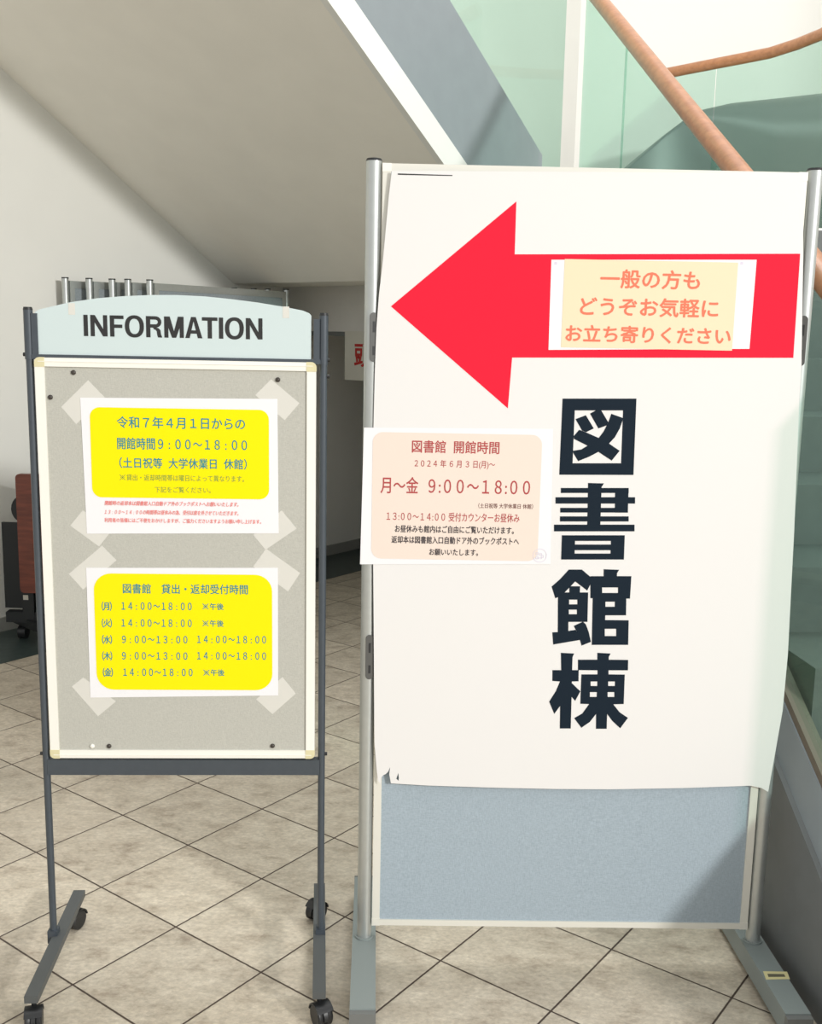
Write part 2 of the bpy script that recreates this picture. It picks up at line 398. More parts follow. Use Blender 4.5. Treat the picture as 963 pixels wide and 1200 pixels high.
# landing between the flights, its low beam and curved balustrade
LZ0, LZ1 = 1.756, 2.0
lp = [ab(WO+.006, 4.300), ab(FO, 4.300), Vector((.70, 4.83, 0)), Vector((2.0, 4.93, 0)), Vector((2.3, 5.4, 0)), Vector((2.12, 5.85, 0)),
      Vector((1.7, 6.3, 0)), Vector((1.1, 6.8, 0)), ab(-3.0, 6.2), ab(WO+.006, 6.2)]
land = thing('stair_landing', (.3, 5.6, 0), 'low beige stair landing behind the right board with hanging beam', 'landing')
bm = BM(); slab(bm, lp, LZ0, LZ1); link('slab', bm, 'soffit', land)
bm = BM(); slab(bm, [ab(WO+.006, 4.704), ab(-2.9, 4.704), ab(-2.9, 4.80), ab(WO+.006, 4.80)], 1.492, LZ0); link('beam', bm, 'beam', land)
bm = BM(); slab(bm, [ab(WO+.006, 4.71), ab(-2.9, 4.71), ab(-2.9, 4.79), ab(WO+.006, 4.79)], 1.466, 1.492); link('shadow_gap_strip', bm, 'cap', land)  # dark strip drawn in for the shadow gap at the beam's bottom
bm = BM(); slab(bm, [ab(WO+.013, 6.1), ab(-2.0, 6.1), ab(-2.0, 6.2), ab(WO+.013, 6.2)], 0, LZ0); link('light_block_wall', bm, 'beam', land)  # unseen wall added to block light beneath the landing
bm = BM(); slab(bm, [ab(-3.2, 4.9), ab(-3.1, 4.9), ab(-3.1, 6.1), ab(-3.2, 6.1)], 0, LZ0); link('side_wall', bm, 'beam', land)

rail = [at_z(u, v, 3.1) for u, v in ((777, 86.4), (785, 85), (799, 82.3), (813, 79.5), (841, 74), (872, 68), (902, 62), (933, 52), (963, 40), (992, 25), (1020, 6))]
cb = thing('balustrade', (rail[5].x, rail[5].y, LZ1), 'curved glass balustrade with wooden handrail at upper right', 'balustrade')
bm = BM(); tube(bm, rail, .031, 18); link('handrail', bm, 'wood', cb, True)
def curved_glass(i0, i1):
    bm = BM(); vi, vo = [], []
    pts = [p.copy() for p in rail[i0:i1+1]]; n = len(pts); zb = (3.07, 3.03, 2.92, 2.81, 2.58) if i0 == 0 else [LZ1]*n
    e = (pts[-1]-pts[-2]).normalized(); pts[-1] -= e*.012
    for k, p in enumerate(pts):
        t = (pts[min(k+1, n-1)]-pts[max(k-1, 0)]).normalized(); s = t.cross(Z)
        vi.append([bm.verts.new(Vector((p.x, p.y, z))+s*.006) for z in (zb[k], 3.09)])
        vo.append([bm.verts.new(Vector((p.x, p.y, z))-s*.006) for z in (zb[k], 3.09)])
    for k in range(n-1):
        bm.faces.new((vi[k][0], vi[k+1][0], vi[k+1][1], vi[k][1])); bm.faces.new((vo[k][0], vo[k][1], vo[k+1][1], vo[k+1][0]))
        bm.faces.new((vi[k][1], vi[k+1][1], vo[k+1][1], vo[k][1])); bm.faces.new((vi[k][0], vo[k][0], vo[k+1][0], vi[k+1][0]))
    for k in (0, n-1): bm.faces.new((vi[k][0], vi[k][1], vo[k][1], vo[k][0]))
    link('glass_panel', bm, 'glass', cb, True)
curved_glass(0, 4); curved_glass(4, 10)

# dark curved parapet beyond the glass
ptop = [(1.42, 7.9, 2.60), (1.63, 8.0, 2.80), (1.85, 8.05, 3.0), (2.05, 8.05, 3.17), (2.3, 8.0, 3.25), (2.6, 7.9, 3.30), (2.95, 7.7, 3.32), (3.3, 7.45, 3.34), (3.7, 7.1, 3.36)]
bm = BM(); rings = []
for i, p in enumerate(ptop):
    p = Vector(p); q = Vector(ptop[min(i+1, 8)])-Vector(ptop[max(i-1, 0)]); s = Vector((q.y, -q.x, 0)).normalized()
    f = Vector((p.x, p.y, 0)); R = (.02, .02, .02, .06, .2, .36, .42, .42, .42)[i]
    prof = [f+Z*1.2]+[f-s*R*(1-math.cos(a))+Z*(p.z-R+R*math.sin(a)) for a in [math.pi/2*k/10 for k in range(11)]]+[f-s*(R+.06)+Z*p.z, f-s*(R+.06)+Z*1.2]
    rings.append([bm.verts.new(v) for v in prof])
for a_, b_ in zip(rings, rings[1:]):
    n = len(a_)
    for k in range(n): bm.faces.new((a_[k], a_[(k+1) % n], b_[(k+1) % n], b_[k]))
bm.faces.new(rings[0]); bm.faces.new(rings[-1][::-1])
tag(link('parapet', bm, 'parapet', None, True), 'dark grey curved parapet seen through the green glass at upper right', 'parapet')

# ------------------------------------------------------------------ lower flight on the right
L0 = Vector((.93, 2.1, 0)); LD = Vector((-math.sin(math.radians(4.8)), math.cos(math.radians(4.8)), 0)); LN = Vector((LD.y, -LD.x, 0))
LT = math.tan(math.radians(30.2))
def low(k, z, r=0): return L0 + LD*k + Z*z + LN*r
def zlow(k): return .272 + k*LT                   # lower edge of the stringer band
lf = thing('stair_flight', low(0, 0), 'right hand stair flight with grey stringer, green glass and wooden handrail', 'staircase')
def band(bm, k0, k1, h0, h1, r0, r1):
    q = [[low(k, zlow(k)+h, r) for k, h in ((k0, h0), (k1, h0), (k1, h1), (k0, h1))] for r in (r0, r1)]
    hexa(bm, q[0], q[1])
bm = BM(); hexa(bm, [low(-.75, zlow(-.75), -.016), low(-.75, zlow(-.75), .06), low(-.75, zlow(-.75)+.165, .06), low(-.75, zlow(-.75)+.165, .008)],
                [low(2.72, zlow(2.72), -.016), low(2.72, zlow(2.72), .06), low(2.72, zlow(2.72)+.165, .06), low(2.72, zlow(2.72)+.165, .008)]); link('stringer', bm, 'stringer', lf)
bm = BM(); band(bm, -.75, 2.72, .165, .19, .012, .048); link('glass_channel', bm, 'shoe', lf)
bm = BM(); q = [[low(k, z, r) for k, z in ((-.47, 0), (2.72, 0), (2.72, zlow(2.72)+.052), (-.47, zlow(-.47)+.052))] for r in (-.022, .05)]
hexa(bm, q[0], q[1]); link('side_panel', bm, 'infill', lf)
kj = (on_plane(729, 125, low(0, 0, .024), LN)-L0).dot(LD)
ks = (on_plane(684, 60, low(0, 0, .024), LN)-L0).dot(LD)
for k0, k1 in ((-.06, kj-1.15), (kj-1.15, kj), (kj, ks)):
    bm = BM(); q = [[low(k, zlow(k)+h, r) for k, h in ((k0+.004, .17), (k1-.004, .17), (k1-.004, 1.13), (k0+.004, 1.13))] for r in (.024, .036)]
    hexa(bm, q[0], q[1]); link('glass_panel', bm, 'glass', lf)
h0 = on_plane(702, 0, low(0, 0, .03), LN); h1 = on_plane(859.5, 195, low(0, 0, .03), LN)
hd = (h1-h0)
bm = BM(); tube(bm, [h0-hd*.12, h0, h1, h1+hd*.42], .031, 24); link('handrail', bm, 'wood', lf, True)
for i in range(11):
    k = -.66+i*.305; z = (i)*.1775
    bm = BM(); q = [[low(kk, zz, r) for kk, zz in ((k, max(0, z-.1)), (k+.33, max(0, z-.1)), (k+.33, z+.1775), (k, z+.1775))] for r in (.06, 1.28)]
    hexa(bm, q[0], q[1]); link('step', bm, 'tread', lf)
bm = BM(); band(bm, -.75, 2.72, -.05, .2, 1.28, 1.34); link('stringer', bm, 'stringer', lf)

# ------------------------------------------------------------------ low-headroom sign hanging on the beam
FB = Face(ab(WO, 4.704), ab(-2.9, 4.704))
s0, t1 = FB.px(404.5, 388, .004); _, t0 = FB.px(405, 445, .004)
sg = thing('warning_sign', FB.w(s0+.3, t0, 0), 'cream head clearance sign with red characters under the beam', 'sign')
bm = BM(); FB.rect(bm, s0, t0, s0+.72, t1, .004, .007); link('card', bm, 'sign', sg)
c0, c1 = FB.px(415, 401, .008); _, c2 = FB.px(415, 430, .008)
bm = BM()
def text_st(F, bm, body, a0, t0, a1, t1, n, bold=0):
    cu = bpy.data.curves.new('lettering', 'FONT'); cu.body = body; cu.offset = bold; cu.resolution_u = 3
    o = bpy.data.objects.new('tmp_text', cu); COL.objects.link(o)
    dg = bpy.context.evaluated_depsgraph_get(); dg.update()
    me = bpy.data.meshes.new_from_object(o.evaluated_get(dg), depsgraph=dg)
    xs = [v.co.x for v in me.vertices]; ys = [v.co.y for v in me.vertices]
    X0, X1, Y0, Y1 = min(xs), max(xs), min(ys), max(ys)
    vs = [bm.verts.new(F.w(a0+(v.co.x-X0)/(X1-X0)*(a1-a0), t0+(v.co.y-Y0)/(Y1-Y0)*(t1-t0), n)) for v in me.vertices]
    for p in me.polygons:
        try: bm.faces.new([vs[i] for i in p.vertices])
        except ValueError: pass
    bpy.data.objects.remove(o); bpy.data.meshes.remove(me)
text_st(FB, bm, '頭上注意', c0, c2, c0+.56, c1, .0078, .02)
link_flat('lettering', bm, 'signred', sg, FB)

# ------------------------------------------------------------------ stored partition panels along the left wall
def partition(off, b, label, length=.97, H=1.712):
    t = thing('partition_panel', ab(off, b), label, 'partition panel', 'partition panels stored along the left wall')
    for e in (0, length):
        bm = BM(); tube(bm, [ab(off, b+e, .0), ab(off, b+e, H)], .0165, 16); p = link('pole', bm, 'alu', t, True)
        bm = BM(); tube(bm, [ab(off, b+e, H), ab(off, b+e, H+.006)], .0172, 16); link('pole_cap', bm, 'black', p)
    bm = BM(); slab(bm, [ab(off-.012, b+.045), ab(off+.012, b+.045), ab(off+.012, b+length-.045), ab(off-.012, b+length-.045)], .16, H-.045); link('felt_panel', bm, 'panel_grey', t)
    bm = BM()
    for z0, z1 in ((.12, .16), (H-.045, H-.01)): slab(bm, [ab(off-.014, b+.017), ab(off+.014, b+.017), ab(off+.014, b+length-.017), ab(off-.014, b+length-.017)], z0, z1)
    for e0 in (.017, length-.045): slab(bm, [ab(off-.014, b+e0), ab(off+.014, b+e0), ab(off+.014, b+e0+.028), ab(off-.014, b+e0+.028)], .16, H-.045)
    link('frame', bm, 'alu', t)
PZ = 1.718
for off, uv, lab in ((-4.475, (76.4, 332.4), 'grey partition panel nearest the left wall in the stored row'),
                     (-4.405, (104.5, 331.8), 'grey partition panel second from the left wall in the stored row'),
                     (-4.335, (131.4, 332), 'grey partition panel in the middle of the five stored along the wall'),
                     (-4.265, (149.8, 333.5), 'grey partition panel second from the front of the stored row'),
                     (-4.195, (175.5, 334.5), 'grey partition panel at the front of the row with long top rail')):
    p = on_plane(uv[0], uv[1], A*off, A)
    partition(off, p.dot(B), lab, H=PZ)

# ------------------------------------------------------------------ folded table at the left edge
tb = thing('folding_table', (-1.55, 4.72, 0), 'folded table with red brown top on black castored frame at left edge', 'table')
FT = Face((-1.86, 4.72), (-.7, 4.70))
def tx(u, v): return FT.px(u, v, .02)
a0, t1 = tx(18.5, 555); _, t0 = tx(20, 694)
bm = BM(); FT.prism(bm, rrect(a0, t0, a0+1.05, t1, .02), 0, .03); link('table_top', bm, 'tabletop', tb)
a1, u1 = FT.px(1.5, 612, -.06); _, u0 = FT.px(6, 712, -.06)
bm = BM(); FT.rect(bm, a1, u0, a1+1.1, u1, -.075, -.06); bevel(bm, .004); link('modesty_panel', bm, 'table_black', tb)
c = FT.w(a0+.03, t1-.17, -.05)
bm = BM(); tube(bm, [c, c+FT.n*.045], .07, 24); link('hinge', bm, 'table_black', tb, True)
for aa in (a0+.022, a0+.95):
    bm = BM(); FT.rect(bm, aa-.027, .1, aa+.027, t1-.2, -.055, -.002); bevel(bm, .004); lg = link('leg', bm, 'table_black', tb)
    bm = BM(); c = FT.w(aa, 0, 0)
    c = c-FT.n*.03; fd = (FT.x*.75+FT.n*.66).normalized(); fs = fd.cross(Z); obox(bm, c, fd, fs, .15, .03, .075, .115); obox(bm, c+FT.x*.0, FT.x, FT.n, .11, .025, .10, .15); bevel(bm, .005); link('foot', bm, 'table_black', tb)
    for e in (-.08, .13):
        q = c+fd*e
        bm = BM(); tube(bm, [q+FT.x*-.018+Z*.034, q+FT.x*.018+Z*.034], .034, 20); obox(bm, q, FT.x, FT.n, .009, .012, .055, .078); link('caster', bm, 'black', tb, True)
    if aa < a0+.5:
        bm = BM(); FT.rect(bm, aa-.022, .212, aa+.002, .235, -.002, -.0005); link('sticker', bm, 'sign', lg)
bm = BM(); FT.rect(bm, a0+.06, .16, a0+.95, .20, -.05, -.02); link('cross_bar', bm, 'table_black', tb)

# ================================================================== INFORMATION STAND
pl = at_z(63, 1094, .082); pr = at_z(375.5, 1092, .082)
FI = Face(pl, pr)
PR = .008
st = thing('notice_board_stand', FI.w(FI.W/2, 0), 'slate steel notice board stand on casters headed INFORMATION', 'notice board')
_, ptL = FI.px(29, 364.5); _, ptR = FI.px(371, 369.5)
ptop_ = (ptL+ptR)/2
_, hb = FI.px(200, 418.5)
for aa, sgn in ((0, 1), (FI.W, -1)):
    bm = BM(); tube(bm, [FI.w(aa, .08), FI.w(aa, ptop_)], PR, 16); p = link('pole', bm, 'slate', st, True)
    bm = BM(); tube(bm, [FI.w(aa, hb-.01), FI.w(aa, ptop_+.001)], PR+.0016, 16); link('sleeve', bm, 'slate', p, True)
    bm = BM(); tube(bm, [FI.w(aa, ptop_+.001), FI.w(aa, ptop_+.007)], [PR+.002, PR+.0005], 16); link('pole_cap', bm, 'black', p, True)
    bm = BM(); FI.rect(bm, aa+sgn*.008, hb-.004, aa+sgn*.021, ptop_-.006, -.008, .008); bevel(bm, .002); link('header_bracket', bm, 'slate', p)
    _, tk = FI.px(200, 883)
    for tt in ((hb, hb-.035) if sgn < 0 else (hb,))+(tk,):
        bm = BM(); tube(bm, [FI.w(aa-sgn*PR*.6, tt), FI.w(aa-sgn*(PR+.005), tt)], [.0045, .004], 12); link('bolt', bm, 'black', p, True)
# header plate
def block_letters(F, bm, box, n):
    def sup(cx, cy, rx, ry, p=2.25, k=40):
        out = []
        for i in range(k):
            a = 2*math.pi*i/k; c, s_ = math.cos(a), math.sin(a)
            out.append((cx+rx*math.copysign(abs(c)**(2/p), c), cy+ry*math.copysign(abs(s_)**(2/p), s_)))
        return out
    def R(x0, y0, x1, y1): return [(x0, y0), (x1, y0), (x1, y1), (x0, y1)]
    bowl = lambda r, x0: [(x0, .73-r)]+[(.40+r*.98*math.cos(t), .73+r*math.sin(t)) for t in [-math.pi/2+math.pi*k/14 for k in range(15)]]+[(x0, .73+r)]
    W_ = .178
    I = ([[R(0, 0, .185, 1)]], .185)
    N = ([[R(0, 0, W_, 1)], [R(.545, 0, .545+W_, 1)], [[(0, 1), (.195, 1), (.723, 0), (.528, 0)]]], .723)
    Fl = ([[R(0, 0, .185, 1)], [R(0, .835, .59, 1)], [R(0, .415, .53, .572)]], .59)
    O = ([[sup(.40, .5, .41, .525), sup(.40, .5, .222, .362)]], .81)
    Rr = ([[R(0, 0, .185, 1)], [bowl(.27, .1), bowl(.112, .18)], [[(.40, .47), (.53, .44), (.615, .35), (.64, .15), (.69, 0), (.51, 0), (.475, .12), (.46, .28), (.41, .36), (.34, .38), (.30, .46)]]], .70)
    M = ([[R(0, 0, W_, 1)], [R(.665, 0, .665+W_, 1)], [[(0, 1), (.245, 1), (.50, .0), (.335, .0)]], [[(.598, 1), (.843, 1), (.508, 0), (.343, 0)]]], .843)
    Aa = ([[[(.262, 1), (.468, 1), (.74, 0), (.545, 0), (.365, .80), (.19, 0), (0, 0)]], [R(.15, .215, .58, .37)]], .74)
    T = ([[R(0, .838, .67, 1)], [R(.2425, 0, .4275, 1)]], .67)
    word = [I, N, Fl, O, Rr, M, Aa, T, I, O, N]; gaps = [.11, .11, .06, .09, .08, .06, -.01, .06, .085, .085]
    tot = sum(g[1] for g in word)+sum(gaps)
    u0, v0, u1, v1 = box
    a0 = F.px(u0, (v0+v1)/2, n)[0]; a1 = F.px(u1, (v0+v1)/2, n)[0]; t1 = F.px((u0+u1)/2, v0, n)[1]; t0 = F.px((u0+u1)/2, v1, n)[1]
    x = 0
    for i, (g, wd) in enumerate(word):
        for j, rings in enumerate(g):
            F.flat(bm, [[(a0+(x+p)/tot*(a1-a0), t0+q*(t1-t0)) for p, q in r] for r in rings], n+j*.00003)
        x += wd+(gaps[i] if i < len(gaps) else 0)
N0 = .006
arc = [(40, 369), (41, 365.5), (46, 362.5), (83, 354), (114, 349.5), (145, 347), (177, 345.7), (207.7, 345.7), (240, 347.3), (270, 350.4), (302, 354.5), (332, 359.5), (355, 364), (362, 367), (364.5, 370)]
pts = FI.pxpoly(arc, N0)
pts = [(min(max(a, .016), FI.W-.016), t) for a, t in pts]
poly = [(pts[0][0], hb)] + pts + [(pts[-1][0], hb)]
bm = BM(); FI.prism(bm, poly, -.006, N0); hp = link('header_plate', bm, 'header', st)
bm = BM(); block_letters(FI, bm, (98, 371, 307.5, 395.8), N0+.0006); link_flat('lettering', bm, 'dark', hp, FI)
for u, v in ((84, 362), (335, 366)):
    a_, t_ = FI.px(u, v, N0+.0004); bm = BM(); FI.rect(bm, a_-.007, t_-.012, a_+.007, t_+.012, N0+.0002, N0+.0005); link('tape_scrap', bm, 'tape', hp)
bm = BM(); FI.rect(bm, .006, hb-.009, FI.W-.006, hb+.001, -.009, .0085); bevel(bm, .002); link('cross_bar', bm, 'slate', st)
_, r1 = FI.px(215, 889); _, r0 = FI.px(215, 906.5)
bm = BM(); FI.rect(bm, .004, r0, FI.W-.004, r1, -.011, .0085); bevel(bm, .0025); link('cross_bar', bm, 'slate', st)
# framed felt board
FN = .012
aL = FI.px(38.6, 421, FN)[0]; aR = FI.px(368, 424, FN)[0]; tT = FI.px(203, 421.8, FN)[1]; tB = FI.px(216, 888.5, FN)[1]
aL2 = FI.px(61, 890, FN)[0]; aL = (aL+aL2)/2; aR = (aR+FI.px(370.5, 885, FN)[0])/2
fw, ft = .0195, .0185
bm = BM(); FI.rect(bm, aL+.01, tB+.01, aR-.01, tT-.01, -.006, .008); felt = link('felt_board', bm, 'felt', st)
bm = BM()
FI.rect(bm, aL+fw, tT-ft, aR-fw, tT, -.009, FN); FI.rect(bm, aL+fw, tB, aR-fw, tB+ft, -.009, FN)
FI.rect(bm, aL, tB+ft, aL+fw, tT-ft, -.009, FN); FI.rect(bm, aR-fw, tB+ft, aR, tT-ft, -.009, FN)
FI.rect(bm, aL+fw*.35, tT-ft*.45, aR-fw*.35, tT-ft*.38, FN, FN+.0015); FI.rect(bm, aL+fw*.35, tB+ft*.38, aR-fw*.35, tB+ft*.45, FN, FN+.0015)
bevel(bm, .0015); link('frame', bm, 'cream', st)
for sa, ta in ((0, 0), (1, 0), (0, 1), (1, 1)):
    x0 = aL-.0008 if not sa else aR-fw-.0008; y0 = tB-.0008 if not ta else tT-ft-.0008
    bm = BM()
    r = rrect(x0, y0, x0+fw+.0016, y0+ft+.0016, .0001, 2)
    # round only the outer corner
    cx_, cy_ = (x0 if not sa else x0+fw+.0016), (y0 if not ta else y0+ft+.0016)
    def corner(cx, cy):
        out = []
        R = .011
        for k in range(7):
            a = math.pi/2*k/6
            out.append((cx+(1 if not sa else -1)*R*(1-math.cos(a)), cy+(1 if not ta else -1)*R*(1-math.sin(a))))
        return out
    ox = x0+fw+.0016 if not sa else x0; oy = y0+ft+.0016 if not ta else y0
    pol = corner(cx_, cy_)+[(ox, cy_), (ox, oy), (cx_, oy)]
    FI.prism(bm, pol, -.0095, FN+.001); link('corner_cap', bm, 'yellowed', st)
# feet and casters
def caster(parent, x, y, ztop, yaw):
    d = Vector((math.sin(yaw), math.cos(yaw), 0)); s = Vector((d.y, -d.x, 0)); q = Vector((x, y, 0)); c = q+d*.012
    R = .0245
    bm = BM(); tube(bm, [q+Z*(R+.012), q+Z*ztop], .0055, 12)
    # hood: arched shell between the wheels
    prof = [(-R*1.02, R*.7)]+[(R*1.06*math.cos(a), R+R*1.06*math.sin(a)) for a in [math.pi-math.pi*k/10 for k in range(11)]]+[(R*1.0, R*.8)]
    hexa(bm, [c+d*p+Z*z-s*.0045 for p, z in prof], [c+d*p+Z*z+s*.0045 for p, z in prof])
    prof2 = [(R*1.12*math.cos(a), R+R*1.12*math.sin(a)) for a in [math.pi*.95-math.pi*.75*k/10 for k in range(11)]]
    prof3 = [(R*.98*math.cos(a), R+R*.98*math.sin(a)) for a in [math.pi*.95-math.pi*.75*k/10 for k in range(11)]][::-1]
    hexa(bm, [c+d*p+Z*z-s*.0185 for p, z in prof2+prof3], [c+d*p+Z*z+s*.0185 for p, z in prof2+prof3])
    k = link('caster', bm, 'black', parent, True)
    for e in (-1, 1):
        bm = BM(); tube(bm, [c+s*e*.005+Z*R, c+s*e*.008+Z*R, c+s*e*.015+Z*R, c+s*e*.0175+Z*R], [R-.002, R, R, R-.003], 24); link('wheel', bm, 'black', k, True)
FZ = .082
for (r_, f_, yw) in (((93, 1043), (36, 1168), (2.7, .4)), ((374.3, 1035), (374, 1163), (2.9, 2.6))):
    p = at_z(*r_, FZ); q = at_z(*f_, FZ); d = (q-p).normalized(); s = Vector((d.y, -d.x, 0))
    bm = BM(); c = (p+q)/2; obox(bm, c, d, s, (q-p).length/2, .0142, FZ-.016, FZ); bevel(bm, .003)
    ft_ = link('foot', bm, 'slate_foot', st)
    foot_axis = d
    a_ = p+d*.022; b_ = q-d*.02
    caster(ft_, a_.x, a_.y, FZ-.014, math.radians(200) if r_[0] < 200 else math.radians(215))
    caster(ft_, b_.x, b_.y, FZ-.014, math.radians(165) if r_[0] < 200 else math.radians(150))
    pc = FI.w(0 if r_[0] < 200 else FI.W, 0)
    bm = BM(); obox(bm, pc, FI.x, FI.n, .011, .012, FZ-.018, FZ+.012); bevel(bm, .003); link('pole_socket', bm, 'slate', ft_)

# ------------------------------------------------------------------ tape strips, notices and pins on the felt
TN = .0084
tapes = [('pale tape strip at top left corner of the upper yellow notice', [(103.2, 445.6), (71.6, 477), (89.2, 497), (122.5, 465.5)], (30, 20)),
         ('pale tape strip at top right corner of the upper yellow notice', [(317.5, 444.5), (299, 463), (333.5, 492.5), (350.8, 472.5)], None),
         ('pale tape strip at bottom left corner of the upper yellow notice', [(97, 598), (82.3, 616), (116, 640.5), (131.5, 621)], None),
         ('pale tape strip at bottom right corner of the upper yellow notice', [(330, 598), (296.6, 626.7), (311, 644.3), (347.5, 619.4)], None),
         ('pale tape strip at top left corner of the lower yellow notice', [(119.5, 639.5), (136.4, 656.6), (97.2, 691), (80.6, 672.6)], None),
         ('pale tape strip at top right corner of the lower yellow notice', [(311.6, 643), (351.5, 671.6), (337.5, 693.2), (296.6, 664)], None),
         ('pale tape strip at bottom left corner of the lower yellow notice', [(97.5, 794), (84, 804.5), (114.8, 839.5), (135.8, 822)], None),
         ('pale tape strip at bottom right corner of the lower yellow notice', [(330.9, 793.5), (300, 819.5), (319.2, 837), (346.5, 812.8)], None)]
for lab, q, _ in tapes:
    bm = BM(); pp = FI.pxpoly(q, TN); FI.prism(bm, pp, .0081, TN)
    tag(link('tape_strip', bm, 'tape', None), lab, 'tape', 'tape strips on the notice board')
SN = .0092; PN = .0098; IN = .0103
def sheet(F, name, label, cat, corners, n0, n1, m='paper', group=None):
    pp = F.pxpoly(corners, n1); c = sum((F.w(a, t, n1) for a, t in pp), Vector())/4; c.z = min(t for a, t in pp)
    t = thing(name, c, label, cat, group)
    bm = BM(); F.prism(bm, pp, n0, n1); link('sheet', bm, m, t)
    return t
def panel(F, t, corners, r, n, m, name='colour_panel'):
    pp = F.pxpoly(corners, n); a0 = (pp[0][0]+pp[3][0])/2; a1 = (pp[1][0]+pp[2][0])/2; t1 = (pp[0][1]+pp[1][1])/2; t0 = (pp[2][1]+pp[3][1])/2
    bm = BM(); F.flat(bm, [rrect(a0, t0, a1, t1, r, 8)], n); link_flat(name, bm, m, t, F)
n1 = sheet(FI, 'notice', 'upper yellow notice on the INFORMATION board, opening hours from 1 April', 'notice',
           [(93.9, 466), (325, 467.5), (326.5, 625), (101.9, 625.4)], .0085, SN, group='yellow notices on the board')
panel(FI, n1, [(105, 478.8), (315, 478.8), (315.2, 584), (108.2, 584)], .021, PN, 'yellow')
for body, box, m, bd, sh in (
    ('令和７年４月１日からの', (137, 489, 287, 502.6), 'teal', .006, 0), ('開館時間９ : ００～１８ : ００', (137.4, 513.6, 289.3, 527.4), 'teal', .006, 0),
    ('（土日祝等  大学休業日  休館）', (140, 537, 289, 549.3), 'teal', .004, 0), ('※貸出・返却時間帯は曜日によって異なります。', (139.8, 556.6, 286, 564), 'teal2', 0, 0),
    ('下記をご覧ください。', (181.3, 570.6, 246.8, 577.6), 'teal2', 0, 0),
    ('開館時の返却本は図書館入口自動ドア外のブックポストへお願いいたします。', (122.5, 587.6, 279.3, 593), 'redsmall', 0, .25),
    ('１３ : ００～１４ : ００の時間帯は昼休みの為、受付は席を外させていただきます。', (122.5, 598, 279.3, 603.4), 'redsmall', 0, .25),
    ('利用者の皆様にはご不便をおかけしますが、ご協力くださいますようお願い申し上げます。', (122.5, 607.8, 306, 613), 'redsmall', 0, 0)):
    bm = BM(); FI.text(bm, body, box, IN, 0, sh, .0003 if bd else .0001); link_flat('lettering', bm, m, n1, FI)
n2 = sheet(FI, 'notice', 'lower yellow notice on the INFORMATION board, lending times by weekday', 'notice',
           [(100.9, 665.5), (325.5, 665.5), (325.9, 815), (105.9, 817.5)], .0085, SN, group='yellow notices on the board')
panel(FI, n2, [(109.9, 672.6), (318.6, 673), (319.2, 808.5), (113.2, 808.5)], .038, PN, 'yellow')
lines = [('図書館　貸出・返却受付時間', (144, 684.6, 290.3, 696))]
for lab, y, x, aft in (('㈪', 710.5, 119.2, 1), ('㈫', 730.3, 119.4, 1), ('㈬', 749.6, 119.6, 0), ('㈭', 768.8, 119.8, 0), ('㈮', 788, 120.6, 1)):
    lines.append((lab, (x, y-5.4, x+11.6, y+5.2)))
    if aft:
        dx = 2 if y > 780 else 0
        lines.append(('１４ : ００～１８ : ００', (142.4+dx, y-4.5, 224.5+dx*.5, y+4.3))); lines.append(('※午後', (236.8+dx*.5, y-3.6, 261.9+dx*.5, y+4.2)))
    else:
        lines.append(('９ : ００～１３ : ００', (143, y-4.5, 219.5, y+4.2))); lines.append(('１４ : ００～１８ : ００', (231, y-4.5, 311.6, y+4.2)))
for body, box in lines:
    bm = BM(); FI.text(bm, body, box, IN, 0, 0, .00025); link_flat('lettering', bm, 'teal', n2, FI)
for lab, u, v, m in (('dark push pin above the upper left tape on the board', 86, 436.5, 'pin_black'), ('dark push pin near the left frame of the board', 59, 465.5, 'pin_black'),
                     ('dark push pin near the top right corner of the board', 325.5, 445, 'pin_black'), ('white push pin near the bottom left corner of the board', 108.3, 874.3, 'pin_white'),
                     ('dark push pin beside the white pin at the bottom left', 127.8, 874.3, 'pin_black'), ('dark push pin near the bottom right corner of the board', 319.3, 874, 'pin_black')):
    a_, t_ = FI.px(u, v, .0085); c = FI.w(a_, t_, .0082)
    bm = BM(); tube(bm, [c, c+FI.n*.0015, c+FI.n*.003, c+FI.n*.0042], [.0052, .0052, .0044, .002], 18)
    tag(link('push_pin', bm, m, None, True), lab, 'push pin', 'push pins in the felt board')

# ================================================================== BIG ARROW BOARD
bl = at_z(426.5, 1096, .07); br = at_z(881.5, 1101, .07)
FP = Face(bl, br)
BR_ = .0165
bd = thing('display_board', FP.w(FP.W/2, 0), 'tall blue grey felt display board on aluminium poles carrying the arrow poster', 'display board')
_, tl = FP.px(437, 192.5); _, tr = FP.px(958, 197); BT = (tl+tr)/2
def clip(p, F, aa, u, v0, v1, sgn):
    _, t1 = F.px(u, v0, BR_); _, t0 = F.px(u, v1, BR_)
    ang = math.radians(15)*sgn
    dn = F.n*math.cos(ang)+F.x*math.sin(ang); dx = Z.cross(dn)*-1
    c0 = F.O+F.x*aa
    def w_(s, t, n): return c0+dn*(BR_-.0035+n)+dx*s+Z*t
    bm = BM(); pol = rrect(-.0085, t0, .0085, t1, .008, 5)
    hexa(bm, [w_(s, t, 0) for s, t in pol], [w_(s, t, .005) for s, t in pol]); k = link('clip_plate', bm, 'clip', p)
    h = t1-t0
    for f0, f1 in ((.18, .4), (.68, .86)):
        bm = BM(); hexa(bm, [w_(s, t, .0045) for s, t in ((-.0025, t1-h*f1), (.0025, t1-h*f1), (.0025, t1-h*f0), (-.0025, t1-h*f0))],
                        [w_(s, t, .0056) for s, t in ((-.0025, t1-h*f1), (.0025, t1-h*f1), (.0025, t1-h*f0), (-.0025, t1-h*f0))]); link('slot', bm, 'black', k)
poles = []
